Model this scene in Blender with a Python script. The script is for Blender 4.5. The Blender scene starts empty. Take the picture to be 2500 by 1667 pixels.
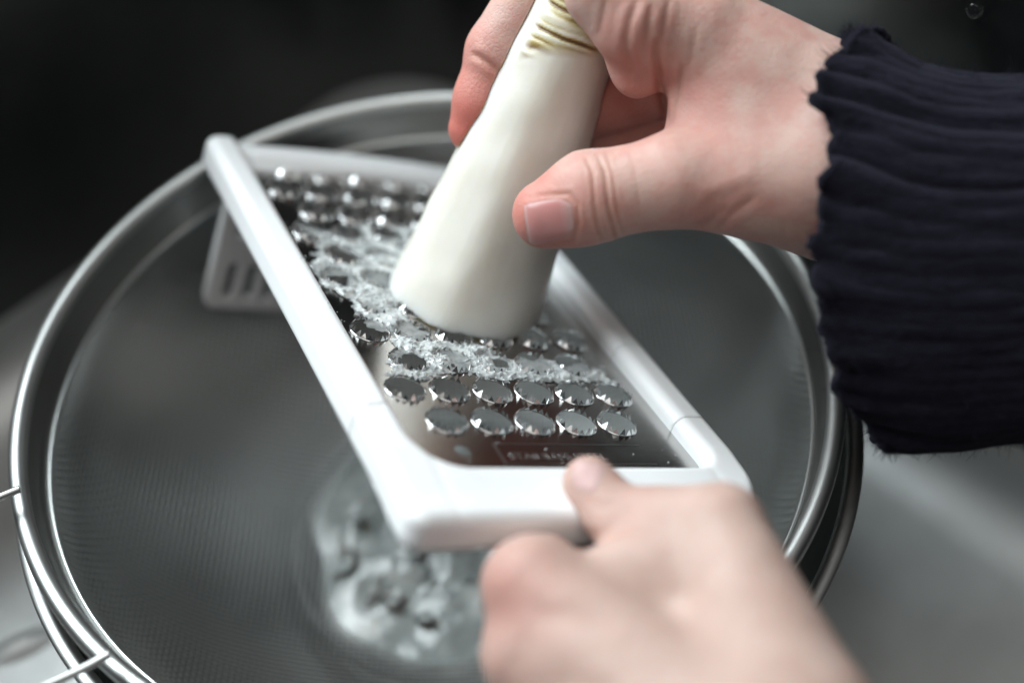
import bpy, math, random
import numpy as np
from mathutils import Matrix, Vector

sc = bpy.context.scene
rng = np.random.default_rng(7)
random.seed(7)
C = sc.collection

# ---------------------------------------------------------------- frames (all modelling in cm, meshes stored in metres)
# measured pose of the strainer rim plane and of the grater in the camera's own frame (x right, y down, z forward)
FPX = 3472.0
NRM = np.array([-0.0654106525, -0.6264379078, -0.7767219543])
E1 = np.array([0.9978584301, -0.0410636530, -0.0509149277])
E2 = np.cross(NRM, E1)
KS = 9.35 / 9                                                         # strainer and bowl sizes below are for a 9 cm rim
C9 = np.array([-2.356752762, 0.663628015, 37.624551270]) * 9 / 11 * KS      # centre of the strainer rim
RG = np.array([[0.8675271842527738, 0.3974343788370659, -0.2990693884380599],
               [0.043880663310271406, 0.5377788062014806, 0.8419432540186376],
               [0.4954503728626815, -0.743532023599816, 0.44909804932913455]])
TG = np.array([-1.486007837198893, -0.9823955467348842, 32.554472732170545])
KROW = 1.0885
MW = np.array([E1, E2, NRM])
RIM_Z = 8.2 * KS                                                          # rim height above the sink floor

def cam2world(X):
    return (np.asarray(X, float) - C9) @ MW.T + np.array([0, 0, RIM_Z])

def world2cam(X):
    return (np.asarray(X, float) - np.array([0, 0, RIM_Z])) @ MW + C9

def P(x, y, d):
    return np.array([(x - 1250) / FPX * d, (y - 833.5) / FPX * d, d])

def topx(X):
    return np.stack([X[:, 0] / X[:, 2] * FPX + 1250, X[:, 1] / X[:, 2] * FPX + 833.5], 1)

# ---------------------------------------------------------------- camera
cam_d = bpy.data.cameras.new('camera'); cam = bpy.data.objects.new('camera', cam_d); C.objects.link(cam)
sc.camera = cam
R3 = np.stack([MW @ np.array([1, 0, 0]), MW @ np.array([0, -1, 0]), MW @ np.array([0, 0, -1])], 1)
m = Matrix.Identity(4)
for i in range(3):
    for j in range(3):
        m[i][j] = R3[i, j]
cp = cam2world([0, 0, 0]) * .01
for i in range(3):
    m[i][3] = cp[i]
cam.matrix_world = m
cam_d.sensor_width = 36; cam_d.lens = FPX / 2500 * 36
cam_d.clip_start = .01; cam_d.clip_end = 50
cam_d.dof.use_dof = True
cam_d.dof.focus_distance = .298
cam_d.dof.aperture_fstop = 4.0
cam_d.dof.aperture_blades = 9

# ---------------------------------------------------------------- light: a window to the left beyond the sink, a dim room, an added overhead fill
w = bpy.data.worlds.new('World'); sc.world = w; w.use_nodes = True
w.node_tree.nodes['Background'].inputs[0].default_value = (.80, .90, 1.0, 1)
w.node_tree.nodes['Background'].inputs[1].default_value = .035

def area(name, loc, target, sx, sy, power, col):
    l = bpy.data.lights.new(name, 'AREA'); l.shape = 'RECTANGLE'; l.size = sx; l.size_y = sy
    l.energy = power; l.color = col
    o = bpy.data.objects.new(name, l); C.objects.link(o)
    o.location = loc
    o.rotation_euler = (Vector(target) - Vector(loc)).to_track_quat('-Z', 'Y').to_euler()
    return o
area('window_light', (-.72, .56, 1.05), (0, 0, .08), 1.25, 1.0, 39, (.88, .97, 1.0))
area('overhead_fill', (.10, -.35, 1.40), (0, 0, .08), 1.4, 1.1, 7.0, (1.0, .98, .94))  # unseen fill added above to brighten the sides facing the camera
sc.view_settings.view_transform = 'Standard'; sc.view_settings.look = 'None'
sc.view_settings.exposure = 0; sc.view_settings.gamma = 1
sc.cycles.use_denoising = True
sc.cycles.denoiser = 'OPENIMAGEDENOISE'
sc.cycles.denoising_prefilter = 'ACCURATE'
sc.cycles.denoising_input_passes = 'RGB_ALBEDO_NORMAL'
sc.cycles.max_bounces = 8
sc.cycles.caustics_reflective = False
sc.cycles.caustics_refractive = False
sc.cycles.sample_clamp_indirect = 4

# ---------------------------------------------------------------- helpers
def setp(o, label=None, cat=None, group=None, kind=None):
    if label: o['label'] = label
    if cat: o['category'] = cat
    if group: o['group'] = group
    if kind: o['kind'] = kind
    return o

def empty(name, loc=(0, 0, 0)):
    o = bpy.data.objects.new(name, None); C.objects.link(o)
    o.location = loc; o.empty_display_size = .01
    return o

def mesh(name, v, f, mat, parent=None, smooth=True, origin=(0, 0, 0), attrs=None):
    """v in cm (minus origin in cm) -> one linked mesh object"""
    v = (np.asarray(v, float) - np.asarray(origin)) * .01
    me = bpy.data.meshes.new(name)
    if isinstance(f, np.ndarray):
        n, k = f.shape
        me.vertices.add(len(v)); me.vertices.foreach_set('co', v.astype(np.float32).ravel())
        me.loops.add(n * k); me.loops.foreach_set('vertex_index', f.astype(np.int32).ravel())
        me.polygons.add(n); me.polygons.foreach_set('loop_start', np.arange(0, n * k, k, dtype=np.int32))
        me.polygons.foreach_set('loop_total', np.full(n, k, np.int32))
        me.update(calc_edges=True); me.validate()
    else:
        me.from_pydata([tuple(q) for q in v], [], f); me.update()
    if smooth:
        me.polygons.foreach_set('use_smooth', np.ones(len(me.polygons), bool))
    if attrs:
        for k_, a in attrs.items():
            at = me.attributes.new(k_, 'FLOAT', 'POINT'); at.data.foreach_set('value', a.astype(np.float32))
    me.materials.append(mat)
    o = bpy.data.objects.new(name, me); C.objects.link(o)
    if parent: o.parent = parent
    return o

def lathe(prof, n=160, closed=False):
    prof = np.asarray(prof, float) * KS; k = len(prof)
    a = np.linspace(0, 2 * np.pi, n, endpoint=False)
    v = np.stack([np.outer(np.cos(a), prof[:, 0]), np.outer(np.sin(a), prof[:, 0]), np.tile(prof[:, 1], (n, 1))], 2).reshape(-1, 3)
    f = []
    for j in range(k if closed else k - 1):
        j2 = (j + 1) % k
        i = np.arange(n); i2 = (i + 1) % n
        f.append(np.stack([i * k + j, i2 * k + j, i2 * k + j2, i * k + j2], 1))
    return v, np.concatenate(f)

def circ(r, z, a, n=14):
    t = np.linspace(0, 2 * np.pi, n, endpoint=False)
    return np.stack([r + a * np.cos(t), z + a * np.sin(t)], 1)

def tube(pts, r, n=10, cap=True):
    pts = np.asarray(pts, float); k = len(pts)
    r = np.broadcast_to(r, k)
    T = np.gradient(pts, axis=0); T /= np.linalg.norm(T, axis=1)[:, None]
    up = np.array([0.13, .31, .94]); v = []
    N0 = np.cross(T[0], up); N0 /= np.linalg.norm(N0)
    for i in range(k):
        N0 = N0 - T[i] * (N0 @ T[i]); N0 /= np.linalg.norm(N0); B = np.cross(T[i], N0)
        a = np.linspace(0, 2 * np.pi, n, endpoint=False)
        v.append(pts[i] + r[i] * (np.cos(a)[:, None] * N0 + np.sin(a)[:, None] * B))
    v = np.concatenate(v); i = np.arange(n); i2 = (i + 1) % n
    f = [np.stack([j * n + i, j * n + i2, (j + 1) * n + i2, (j + 1) * n + i], 1) for j in range(k - 1)]
    return v, np.concatenate(f)

def join(parts):
    vs, fs, o = [], [], 0
    for v, f in parts:
        vs.append(v); fs.append(f + o); o += len(v)
    return np.concatenate(vs), np.concatenate(fs)

def spline(pts, n):
    """Catmull-Rom through pts"""
    pts = np.asarray(pts, float); q = np.vstack([2 * pts[0] - pts[1], pts, 2 * pts[-1] - pts[-2]])
    out = []; m_ = len(pts) - 1
    for t in np.linspace(0, m_, n):
        i = min(int(t), m_ - 1); u = t - i
        a, b, c, d = q[i], q[i + 1], q[i + 2], q[i + 3]
        out.append(.5 * (2 * b + (c - a) * u + (2 * a - 5 * b + 4 * c - d) * u * u + (3 * b - a - 3 * c + d) * u ** 3))
    return np.array(out)

# value noise on numpy arrays
_T = rng.random((64, 64, 64))
def vnoise(p, s=1.0):
    q = np.asarray(p, float) * s + 1000.0
    i = np.floor(q).astype(int); f = q - i; f = f * f * (3 - 2 * f)
    def g(a, b, c): return _T[(i[..., 0] + a) % 64, (i[..., 1] + b) % 64, (i[..., 2] + c) % 64]
    x, y, z = f[..., 0], f[..., 1], f[..., 2]
    l = lambda a, b, t: a + (b - a) * t
    return l(l(l(g(0,0,0), g(1,0,0), x), l(g(0,1,0), g(1,1,0), x), y), l(l(g(0,0,1), g(1,0,1), x), l(g(0,1,1), g(1,1,1), x), y), z)

# ---------------------------------------------------------------- distance-field sculpting
def smin(a, b, k):
    h = np.clip(.5 + .5 * (b - a) / k, 0, 1)
    return b + (a - b) * h - k * h * (1 - h)
def smax(a, b, k): return -smin(-a, -b, k)
def cone(p, a, b, r1, r2):
    a = np.asarray(a); b = np.asarray(b); ba = b - a
    h = np.clip(((p - a) @ ba) / (ba @ ba), 0, 1)
    return np.linalg.norm(p - a - h[:, None] * ba, axis=1) - (r1 + (r2 - r1) * h)
def chain(p, pts, rs, k=.25):
    d = None
    for i in range(len(pts) - 1):
        e = cone(p, pts[i], pts[i + 1], rs[i], rs[i + 1])
        d = e if d is None else smin(d, e, k)
    return d
def ell(p, c, r):
    q = p - np.asarray(c); r = np.asarray(r, float)
    k0 = np.linalg.norm(q / r, axis=1); k1 = np.linalg.norm(q / r ** 2, axis=1) + 1e-9
    return k0 * (k0 - 1) / k1
def rbox(p, c, hs, r):
    q = np.abs(p - np.asarray(c)) - np.asarray(hs) + r
    return np.linalg.norm(np.maximum(q, 0), axis=1) + np.minimum(q.max(1), 0) - r

def surface(fn, lo, hi, h, steps=3):
    """naive surface nets on a narrow band, vertices then slid onto the zero level"""
    lo = np.asarray(lo, float); hi = np.asarray(hi, float); B = 4
    n = (np.ceil((hi - lo) / h / B).astype(int)) * B
    nc = n // B
    gc = np.stack(np.meshgrid(*[lo[i] + (np.arange(nc[i]) + .5) * h * B for i in range(3)], indexing='ij'), -1).reshape(-1, 3)
    dc = fn(gc)
    band = (np.abs(dc) < h * B * 1.6).reshape(nc)
    D = np.repeat(np.repeat(np.repeat(dc.reshape(nc), B, 0), B, 1), B, 2)
    mk = np.repeat(np.repeat(np.repeat(band, B, 0), B, 1), B, 2)
    idx = np.argwhere(mk)
    D[mk] = fn(lo + (idx + 0.5) * h)
    S = D < 0
    ins = sum(S[a:n[0] - 1 + a, b:n[1] - 1 + b, c:n[2] - 1 + c].astype(np.int8) for a in (0, 1) for b in (0, 1) for c in (0, 1))
    act = (ins > 0) & (ins < 8)
    cell = np.argwhere(act); vid = np.full(act.shape, -1); vid[act] = np.arange(len(cell))
    acc = np.zeros((len(cell), 3)); cnt = np.zeros(len(cell))
    off = [(a, b, c) for a in (0, 1) for b in (0, 1) for c in (0, 1)]
    val = {o: D[cell[:, 0] + o[0], cell[:, 1] + o[1], cell[:, 2] + o[2]] for o in off}
    for a in off:
        for ax in range(3):
            if a[ax] == 0:
                b = list(a); b[ax] = 1; b = tuple(b)
                va, vb = val[a], val[b]; x = (va < 0) != (vb < 0)
                t = np.where(x, va / np.where(x, va - vb, 1), 0)
                pt = np.tile(np.array(a, float), (len(cell), 1)); pt[:, ax] += t
                acc[x] += pt[x]; cnt[x] += 1
    V = lo + (cell + acc / cnt[:, None] + .5) * h
    F = []
    for ax in range(3):
        u, v_ = [(1, 2), (2, 0), (0, 1)][ax]
        sl0 = [slice(1, n[i] - 1) for i in range(3)]; sl1 = list(sl0)
        sl0[ax] = slice(0, n[ax] - 1); sl1[ax] = slice(1, n[ax])
        A, Bb = S[tuple(sl0)], S[tuple(sl1)]
        for sgn in (0, 1):
            e = np.argwhere((A & ~Bb) if sgn == 0 else (~A & Bb))
            if not len(e): continue
            base = e.copy()
            for i in range(3):
                if i != ax: base[:, i] += 1
            def g(du, dv):
                q = base.copy(); q[:, u] -= du; q[:, v_] -= dv
                return vid[q[:, 0], q[:, 1], q[:, 2]]
            quad = np.stack([g(1, 1), g(0, 1), g(0, 0), g(1, 0)], 1)
            F.append(quad if sgn == 0 else quad[:, ::-1])
    F = np.concatenate(F); F = F[(F >= 0).all(1)]
    e = h * .3
    for _ in range(steps):
        d = fn(V); g = np.stack([fn(V + np.eye(3)[i] * e) - fn(V - np.eye(3)[i] * e) for i in range(3)], 1) / (2 * e)
        s = (d / np.maximum((g * g).sum(1), .05))[:, None] * g
        L = np.linalg.norm(s, axis=1); s *= np.minimum(1, .6 * h / np.maximum(L, 1e-9))[:, None]
        V = V - s * .9
    g /= np.linalg.norm(g, axis=1)[:, None] + 1e-9
    return V, F, g

def polydist(q, line):
    """distance in pixels from points to a 2-D polyline, and parameter along it"""
    line = np.asarray(line, float); best = np.full(len(q), 1e9); par = np.zeros(len(q)); L = len(line) - 1
    for i in range(L):
        a, b = line[i], line[i + 1]; ba = b - a
        h = np.clip(((q - a) @ ba) / (ba @ ba), 0, 1)
        d = np.linalg.norm(q - a - h[:, None] * ba, axis=1)
        m_ = d < best; best[m_] = d[m_]; par[m_] = (i + h[m_]) / L
    return best, par

# ---------------------------------------------------------------- materials
class NT:
    def __init__(s, name):
        s.m = bpy.data.materials.new(name); s.m.use_nodes = True; s.t = s.m.node_tree
        s.b = s.t.nodes['Principled BSDF']
    def n(s, typ, **kw):
        x = s.t.nodes.new(typ)
        for k, v in kw.items():
            if hasattr(x, k): setattr(x, k, v)
            else: x.inputs[k.replace('_', ' ')].default_value = v
        return x
    def l(s, a, b): s.t.links.new(a, b)
    def set(s, **kw):
        for k, v in kw.items(): s.b.inputs[k.replace('_', ' ')].default_value = v
        return s
    def coord(s, scale=(1, 1, 1), rot=(0, 0, 0)):
        tc = s.n('ShaderNodeTexCoord'); mp = s.n('ShaderNodeMapping')
        mp.inputs['Scale'].default_value = scale; mp.inputs['Rotation'].default_value = rot
        s.l(tc.outputs['Object'], mp.inputs['Vector']); return mp.outputs['Vector']
    def noise(s, vec, scale, detail=4, rough=.55):
        x = s.n('ShaderNodeTexNoise'); x.inputs['Scale'].default_value = scale
        x.inputs['Detail'].default_value = detail; x.inputs['Roughness'].default_value = rough
        if vec is not None: s.l(vec, x.inputs['Vector'])
        return x.outputs['Fac']
    def ramp(s, fac, stops):
        r = s.n('ShaderNodeValToRGB'); e = r.color_ramp.elements
        while len(e) < len(stops): e.new(.5)
        for el, (p, c) in zip(e, stops): el.position = p; el.color = c if len(c) == 4 else (*c, 1)
        s.l(fac, r.inputs['Fac']); return r.outputs['Color']
    def bump(s, height, strength, dist, normal=None):
        b = s.n('ShaderNodeBump'); b.inputs['Strength'].default_value = strength; b.inputs['Distance'].default_value = dist
        s.l(height, b.inputs['Height'])
        if normal is not None: s.l(normal, b.inputs['Normal'])
        return b.outputs['Normal']
    def mixc(s, fac, a, b):
        x = s.n('ShaderNodeMix', data_type='RGBA')
        for sock, v in ((x.inputs[0], fac), (x.inputs[6], a), (x.inputs[7], b)):
            if hasattr(v, 'links') or isinstance(v, bpy.types.NodeSocket): s.l(v, sock)
            else: sock.default_value = v if not isinstance(v, tuple) or len(v) == 4 else (*v, 1)
        return x.outputs[2]
    def math(s, op, a, b=0.0):
        x = s.n('ShaderNodeMath', operation=op)
        for i, v in enumerate((a, b)):
            if isinstance(v, bpy.types.NodeSocket): s.l(v, x.inputs[i])
            else: x.inputs[i].default_value = v
        return x.outputs[0]
    def attr(s, name):
        a = s.n('ShaderNodeAttribute'); a.attribute_name = name; return a.outputs['Fac']

def steel(name, col, rough, brush=None, spots=.04):
    t = NT(name); t.set(Metallic=1.0, Base_Color=(*col, 1))
    v = t.coord(); n1 = t.noise(v, 60, 5)
    t.l(t.ramp(n1, [(.25, (rough - spots,) * 3), (.75, (rough + spots,) * 3)]), t.b.inputs['Roughness'])
    if brush:
        vb = t.coord(scale=brush)
        t.l(t.bump(t.noise(vb, 1, 3), .12, .0002), t.b.inputs['Normal'])
    n2 = t.noise(t.coord(), 25, 4)
    t.l(t.ramp(n2, [(.3, tuple(c * .88 for c in col)), (.7, tuple(min(1, c * 1.08) for c in col))]), t.b.inputs['Base Color'])
    return t.m

M = {}
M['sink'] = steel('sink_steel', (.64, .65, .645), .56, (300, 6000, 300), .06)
M['sink_wall'] = steel('sink_wall_steel_shade', (.095, .10, .097), .36, (300, 6000, 300), .05)  # shade of the far walls put into a base colour darker than the floor's
M['bowl'] = steel('bowl_steel', (.36, .375, .37), .24)
M['rim'] = steel('rim_steel', (.50, .505, .495), .42, None, .06)
M['wire'] = steel('mesh_wire_steel', (.66, .675, .665), .33)
M['plate'] = steel('grater_plate_steel', (.50, .485, .475), .20, (150, 5000, 400), .05)
M['teeth'] = steel('grater_teeth_steel', (.64, .64, .64), .16, None, .04)
t = NT('white_plastic'); t.set(Base_Color=(.80, .82, .84, 1), Roughness=.34, Specular_IOR_Level=.45, Subsurface_Weight=.12, Subsurface_Scale=.002)
t.l(t.bump(t.noise(t.coord(), 900, 3), .06, .0002), t.b.inputs['Normal'])
vv = t.noise(t.coord(), 35, 6, .7)
t.l(t.ramp(vv, [(.30, (.83, .84, .845)), (.5, (.87, .88, .89)), (.9, (.88, .89, .90))]), t.b.inputs['Base Color'])
M['plastic'] = t.m
t = NT('stand_plastic'); t.set(Base_Color=(.86, .86, .87, 1), Roughness=.45); M['stand'] = t.m
t = NT('engraving'); t.set(Base_Color=(.47, .455, .45, 1), Metallic=1.0, Roughness=.34); M['engrave'] = t.m

# ---------------------------------------------------------------- the sink (a corner seen across the diagonal)
def sink_sheet(name, pts):
    """extrude a profile (distance along the wall's normal, height) along the wall"""
    pass
FIL = 2.2
def corner_section(n=26):
    pass
DA, DB, HW, RC = 11.6, 14.8, 18.5, 3.5
nA = np.array([.7071, .7071]); nB = np.array([-.7071, .7071])     # outward directions of the two far walls
# plan outline in wall coordinates (a along nA, b along nB): rounded corner at (DA, DB)
outl = []
for b in np.linspace(-42, DB - RC, 60): outl.append((DA, b, 1, 0))
for q in np.linspace(0, np.pi / 2, 16)[1:]: outl.append((DA - RC + RC * math.cos(q), DB - RC + RC * math.sin(q), math.cos(q), math.sin(q)))
for a in np.linspace(DA - RC, -38, 60)[1:]: outl.append((a, DB, 0, 1))
outl = np.array(outl)
fillet = [(FIL - FIL * math.sin(q), FIL - FIL * math.cos(q)) for q in np.linspace(0, np.pi / 2, 12)]
prof = [fillet[-1], (-.15, 6), (-.3, 12), (-.45, HW - .6), (-.65, HW - .15), (-1.1, HW), (-12, HW + .05)]
V, F = [], []
for a, b, na, nb in outl:
    for s_, z in prof:
        pa, pb = a - na * s_, b - nb * s_
        xy = pa * nA + pb * nB
        V.append((xy[0], xy[1], z))
k = len(prof); n_ = len(outl)
for i in range(n_ - 1):
    for j in range(k - 1): F.append((i * k + j, i * k + j + 1, (i + 1) * k + j + 1, (i + 1) * k + j))
wall = mesh('sink_wall', V, F, M['sink_wall']); setp(wall, 'brushed steel walls of the sink behind the bowl, shade put into their dark colour', kind='structure')
# floor sheet: the polygon inside the fillet, gridded
fl = []
inner = [(a - na * FIL, b - nb * FIL) for a, b, na, nb in outl] + [(-38, -42)]
V = [tuple(a * nA + b * nB) + (0.0,) for a, b in inner]
floor = None
Vf, Ff = list(V), [tuple(range(len(V)))]
ns = len(Vf); k = len(fillet)
for a, b, na, nb in outl:
    for s_, z in fillet:
        xy = (a - na * s_) * nA + (b - nb * s_) * nB
        Vf.append((xy[0], xy[1], z))
for i in range(n_ - 1):
    for j in range(k - 1): Ff.append((ns + i * k + j, ns + i * k + j + 1, ns + (i + 1) * k + j + 1, ns + (i + 1) * k + j))
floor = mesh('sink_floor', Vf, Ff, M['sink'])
floor.data.polygons[0].use_smooth = False
setp(floor, 'grey brushed steel floor of the sink under the bowl', kind='structure')
def bump_dome(x, y, rx, ry, hgt, rot):
    a = np.linspace(0, 1, 9); V = []; F = []
    for i, s_ in enumerate(a):
        for q in np.linspace(0, 2 * np.pi, 28, endpoint=False):
            c, s2 = rx * s_ * math.cos(q), ry * s_ * math.sin(q)
            V.append((x + c * math.cos(rot) - s2 * math.sin(rot), y + c * math.sin(rot) + s2 * math.cos(rot), hgt * (1 - s_ * s_) ** 1.0 * (1 - .3 * s_) + .004))
    for i in range(8):
        for j in range(28): F.append((i * 28 + j, i * 28 + (j + 1) % 28, (i + 1) * 28 + (j + 1) % 28, (i + 1) * 28 + j))
    return V, F
v, f = bump_dome(-11.6, -2.2, 1.0, .42, .28, .45)
mesh('embossed_bump', v, f, M['sink'], floor)
v, f = bump_dome(-14.8, -5.2, 1.0, .42, .28, .45)
mesh('embossed_bump', v, f, M['sink'], floor)

t = NT('water'); t.set(Base_Color=(.9, .95, .95, 1), Roughness=.03, Transmission_Weight=1.0, IOR=1.33)
c0 = cam2world([0, 0, 0]); dv = cam2world(P(2375, 28, 1)) - c0
tt_ = (DA + .25 - (c0[:2] @ nA)) / (dv[:2] @ nA); cw = c0 + dv * tt_
Vd, Fd = [], []
for i in range(7):
    for j in range(20):
        a_, b_ = i / 6 * math.pi / 2, 2 * math.pi * j / 20
        q_ = np.array([-nA[0] * math.cos(a_) * .07, -nA[1] * math.cos(a_) * .07, 0]) + math.sin(a_) * .17 * (math.cos(b_) * np.array([-nA[1], nA[0], 0]) + math.sin(b_) * np.array([0, 0, 1.15]))
        Vd.append(cw + q_)
for i in range(6):
    for j in range(20): Fd.append((i * 20 + j, i * 20 + (j + 1) % 20, (i + 1) * 20 + (j + 1) % 20, (i + 1) * 20 + j))
mesh('water_drop', Vd, Fd, t.m, wall)

# ---------------------------------------------------------------- steel bowl
SC = Matrix.Diagonal((KS, KS, KS, 1))
bowl = setp(empty('bowl', (.0017, -.0036, 0)), 'polished steel mixing bowl standing in the sink beneath the strainer', 'bowl')
bo = (0, 0, 0)
Z = 8.2
pr = spline([(0, .62), (2.4, .62), (3.55, .60), (3.95, .42), (4.35, .55), (5.4, .95), (7.3, 2.3), (8.5, 4.3), (8.85, 6.0), (8.92, Z - 1.2)], 70)
prof_o = pr.copy(); prof_o[:, 0] += .05; prof_o[:, 1] -= .08
v1, f1 = lathe(np.concatenate([pr, prof_o[::-1]]), 180)
mesh('basin', v1, f1, M['bowl'], bowl)
v1, f1 = lathe([(8.90, Z - 1.24), (8.96, Z - 1.12), (9.05, Z - 1.06), (9.22, Z - 1.09), (9.27, Z - 1.15), (9.26, Z - 1.22), (9.2, Z - 1.22), (9.06, Z - 1.2)], 180, True)
mesh('rolled_rim', v1, f1, M['rim'], bowl)
v1, f1 = lathe([(3.2, .02), (4.0, .02), (4.1, .3), (3.9, .46)], 120)
mesh('foot', v1, f1, M['bowl'], bowl)

# ---------------------------------------------------------------- strainer
st = setp(empty('strainer', (0, 0, 0)), 'round fine mesh strainer with thick steel rim hung over the bowl', 'strainer')
v1, f1 = lathe(circ(8.80, Z - .19, .20, 16), 220, True)
mesh('rim', v1, f1, M['rim'], st)
v1, f1 = lathe([(8.74, Z - .25), (8.66, Z - .5), (8.58, Z - .8), (8.50, Z - 1.05), (8.44, Z - 1.12), (8.47, Z - 1.2), (8.62, Z - .8), (8.72, Z - .3)], 220)
mesh('collar', v1, f1, steel('collar_steel', (.30, .30, .29), .38), st)
v1, f1 = lathe(circ(8.42, Z - 1.16, .07, 8), 220, True)
mesh('edge_wire', v1, f1, M['wire'], st)
# woven mesh: a flat woven sheet pressed into a flat-bottomed basket (arc length kept along the radius)
mp = spline([(0, 1.25), (1.6, 1.25), (3.1, 1.27), (3.6, 1.38), (4.3, 1.66), (6.1, 2.7), (7.5, 4.1), (8.2, 5.6), (8.4, 6.5), (8.44, Z - 1.1)], 200)
sarc = np.r_[0, np.cumsum(np.linalg.norm(np.diff(mp, axis=0), axis=1))]; S = sarc[-1]
tang = np.gradient(mp, axis=0); tang /= np.linalg.norm(tang, axis=1)[:, None]
def press(u, v):
    s = np.hypot(u, v) + 1e-9; r = np.interp(s, sarc, mp[:, 0]); z = np.interp(s, sarc, mp[:, 1])
    tr = np.interp(s, sarc, tang[:, 0]); tz = np.interp(s, sarc, tang[:, 1]); c, d = u / s, v / s
    return np.stack([r * c, r * d, z], 1), np.stack([-tz * c, -tz * d, tr], 1)
pitch, wr = .150, .0245
allv, allf, off = [], [], 0
nl = int(S / pitch)
for ax in (0, 1):
    for i in range(-nl, nl + 1):
        c0 = i * pitch; ln = math.sqrt(max(S * S - c0 * c0, 0))
        m_ = int(ln / pitch)
        if m_ < 2: continue
        tt = np.arange(-m_, m_ + 1) * pitch; cc = np.full(len(tt), c0)
        p3, nn = press(cc, tt) if ax == 0 else press(tt, cc)
        p3 = p3 * KS
        sg = np.where((np.arange(-m_, m_ + 1) + i) % 2 == 0, 1, -1) * (1 if ax == 0 else -1)
        p3 = p3 + nn * (sg * wr * .9)[:, None]
        T = np.gradient(p3, axis=0); T /= np.linalg.norm(T, axis=1)[:, None]
        B = np.cross(T, nn); B /= np.linalg.norm(B, axis=1)[:, None]
        ring = [p3 + wr * (math.cos(a) * nn + math.sin(a) * B) for a in (math.pi / 2, math.pi * 7 / 6, math.pi * 11 / 6)]
        vv_ = np.stack(ring, 1).reshape(-1, 3); L = len(tt)
        j = np.arange(L - 1)
        for q in range(3):
            q2 = (q + 1) % 3
            allf.append(np.stack([j * 3 + q, j * 3 + q2, (j + 1) * 3 + q2, (j + 1) * 3 + q], 1) + off)
        allv.append(vv_); off += len(vv_)
wm = mesh('woven_mesh', np.concatenate(allv), np.concatenate(allf), M['wire'], st); wm['kind'] = 'stuff'
v1, f1 = lathe(circ(4.0, 1.22, .17, 10), 140, True)
mesh('base_ring', v1, f1, steel('ring_steel', (.10, .10, .10), .4), st)
# wire handle: two rods leaving the rim towards the lower left and meeting outside the frame
hA = cam2world(P(232, 1597, 27.2)); hB = cam2world(P(2, 1188, 29.8))
dirh = np.array([-.88, -.47, 0])
path = spline([hA + [.2, .1, -.2], hA + dirh * .8 + [0, 0, -.25], hA + dirh * 4, hA + dirh * 9 + [0, .4, .3], (hA + hB) / 2 + dirh * 11.2 + [0, 0, .3], hB + dirh * 9 + [0, -.4, .3], hB + dirh * 4, hB + dirh * .8 + [0, 0, -.25], hB + [.3, .1, -.25]], 90)
v1, f1 = tube(path, .088, 10)
mesh('wire_handle', v1, f1, M['rim'], st)

# ---------------------------------------------------------------- grater: local frame u (across), v (towards the handle), w (down out of the plate)
gm = MW @ RG
gloc = cam2world(TG)
G = setp(empty('grater'), 'white plastic framed hand grater with toothed steel plate leaning across the strainer', 'grater')
mm = Matrix.Identity(4)
for i in range(3):
    mm[i][0] = gm[i, 0]; mm[i][1] = -gm[i, 1]; mm[i][2] = -gm[i, 2]; mm[i][3] = gloc[i] * .01   # local x=u, y=-v, z=up
G.matrix_world = mm
def gl2cam(p):   # local (x=u, y=-v, z=up) -> camera frame
    p = np.atleast_2d(p); return (p * np.array([1, -1, -1])) @ RG.T + TG
def cam2gl(X):
    return ((np.atleast_2d(X) - TG) @ RG) * np.array([1, -1, -1])
def px2gl(x, y, h=0.0):
    d = np.array([(x - 1250) / FPX, (y - 833.5) / FPX, 1]); N = RG[:, 2]; o = TG - N * h
    X = d * ((o @ N) / (d @ N)); return cam2gl(X)[0]

IU, V0, V1 = 3.26, -5.75, 6.72      # opening half width, far and near edge (v)
def rr2(x, y, cx, cy, hx, hy, r):
    qx = np.abs(x - cx) - hx + r; qy = np.abs(y - cy) - hy + r
    return np.hypot(np.maximum(qx, 0), np.maximum(qy, 0)) + np.minimum(np.maximum(qx, qy), 0) - r
def frame_sdf(p):
    u, v, z = p[:, 0], -p[:, 1], p[:, 2]
    outer = np.where(u < 0, rr2(u, v, 0, .62, 4.08, 7.62, .42), np.maximum(rr2(u, v, 0, .55, 4.08, 7.55, .42), rr2(u, v, 0, 0, 4.08, 8.1, 1.2)))
    # opening runs out at the far end; rounder corner on the left by the handle
    inL = rr2(u, v, 0, -5.0, IU, V1 + 5.0, .95); inR = rr2(u, v, 0, -5.0, IU, V1 + 5.0, .45)
    inn = np.where(u < 0, inL, inR)
    d2 = np.maximum(outer, -inn)
    hz = .43
    rr_ = .26
    qx, qz = d2 + rr_, np.abs(z + .02 + .10 * np.clip(v - 6.3, 0, 1.2)) - hz + rr_
    d = np.hypot(np.maximum(qx, 0), np.maximum(qz, 0)) + np.minimum(np.maximum(qx, qz), 0) - rr_
    bow = np.stack([u, v + .24 * (1 - (u / 3.4) ** 2), z], 1)
    far = rbox(bow, (0, -6.2, .0), (3.5, .46, .32), .14)
    far = smax(far, (v + 6.2) * .70 + z * .71 - .22, .08)
    d = smin(d, far, .10)
    # a shallow moulded step along the rail line on the handle
    d = d + .010 * np.exp(-((np.abs(u) - 3.12) / .10) ** 2) * np.clip((v - 6.0) * 2, 0, 1) * (z > 0)
    return d
def clipped(fn, ops):
    def g(p):
        d = fn(p)
        for c in ops: d = np.maximum(d, c(p))
        return d
    return g
gap = .012
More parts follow.
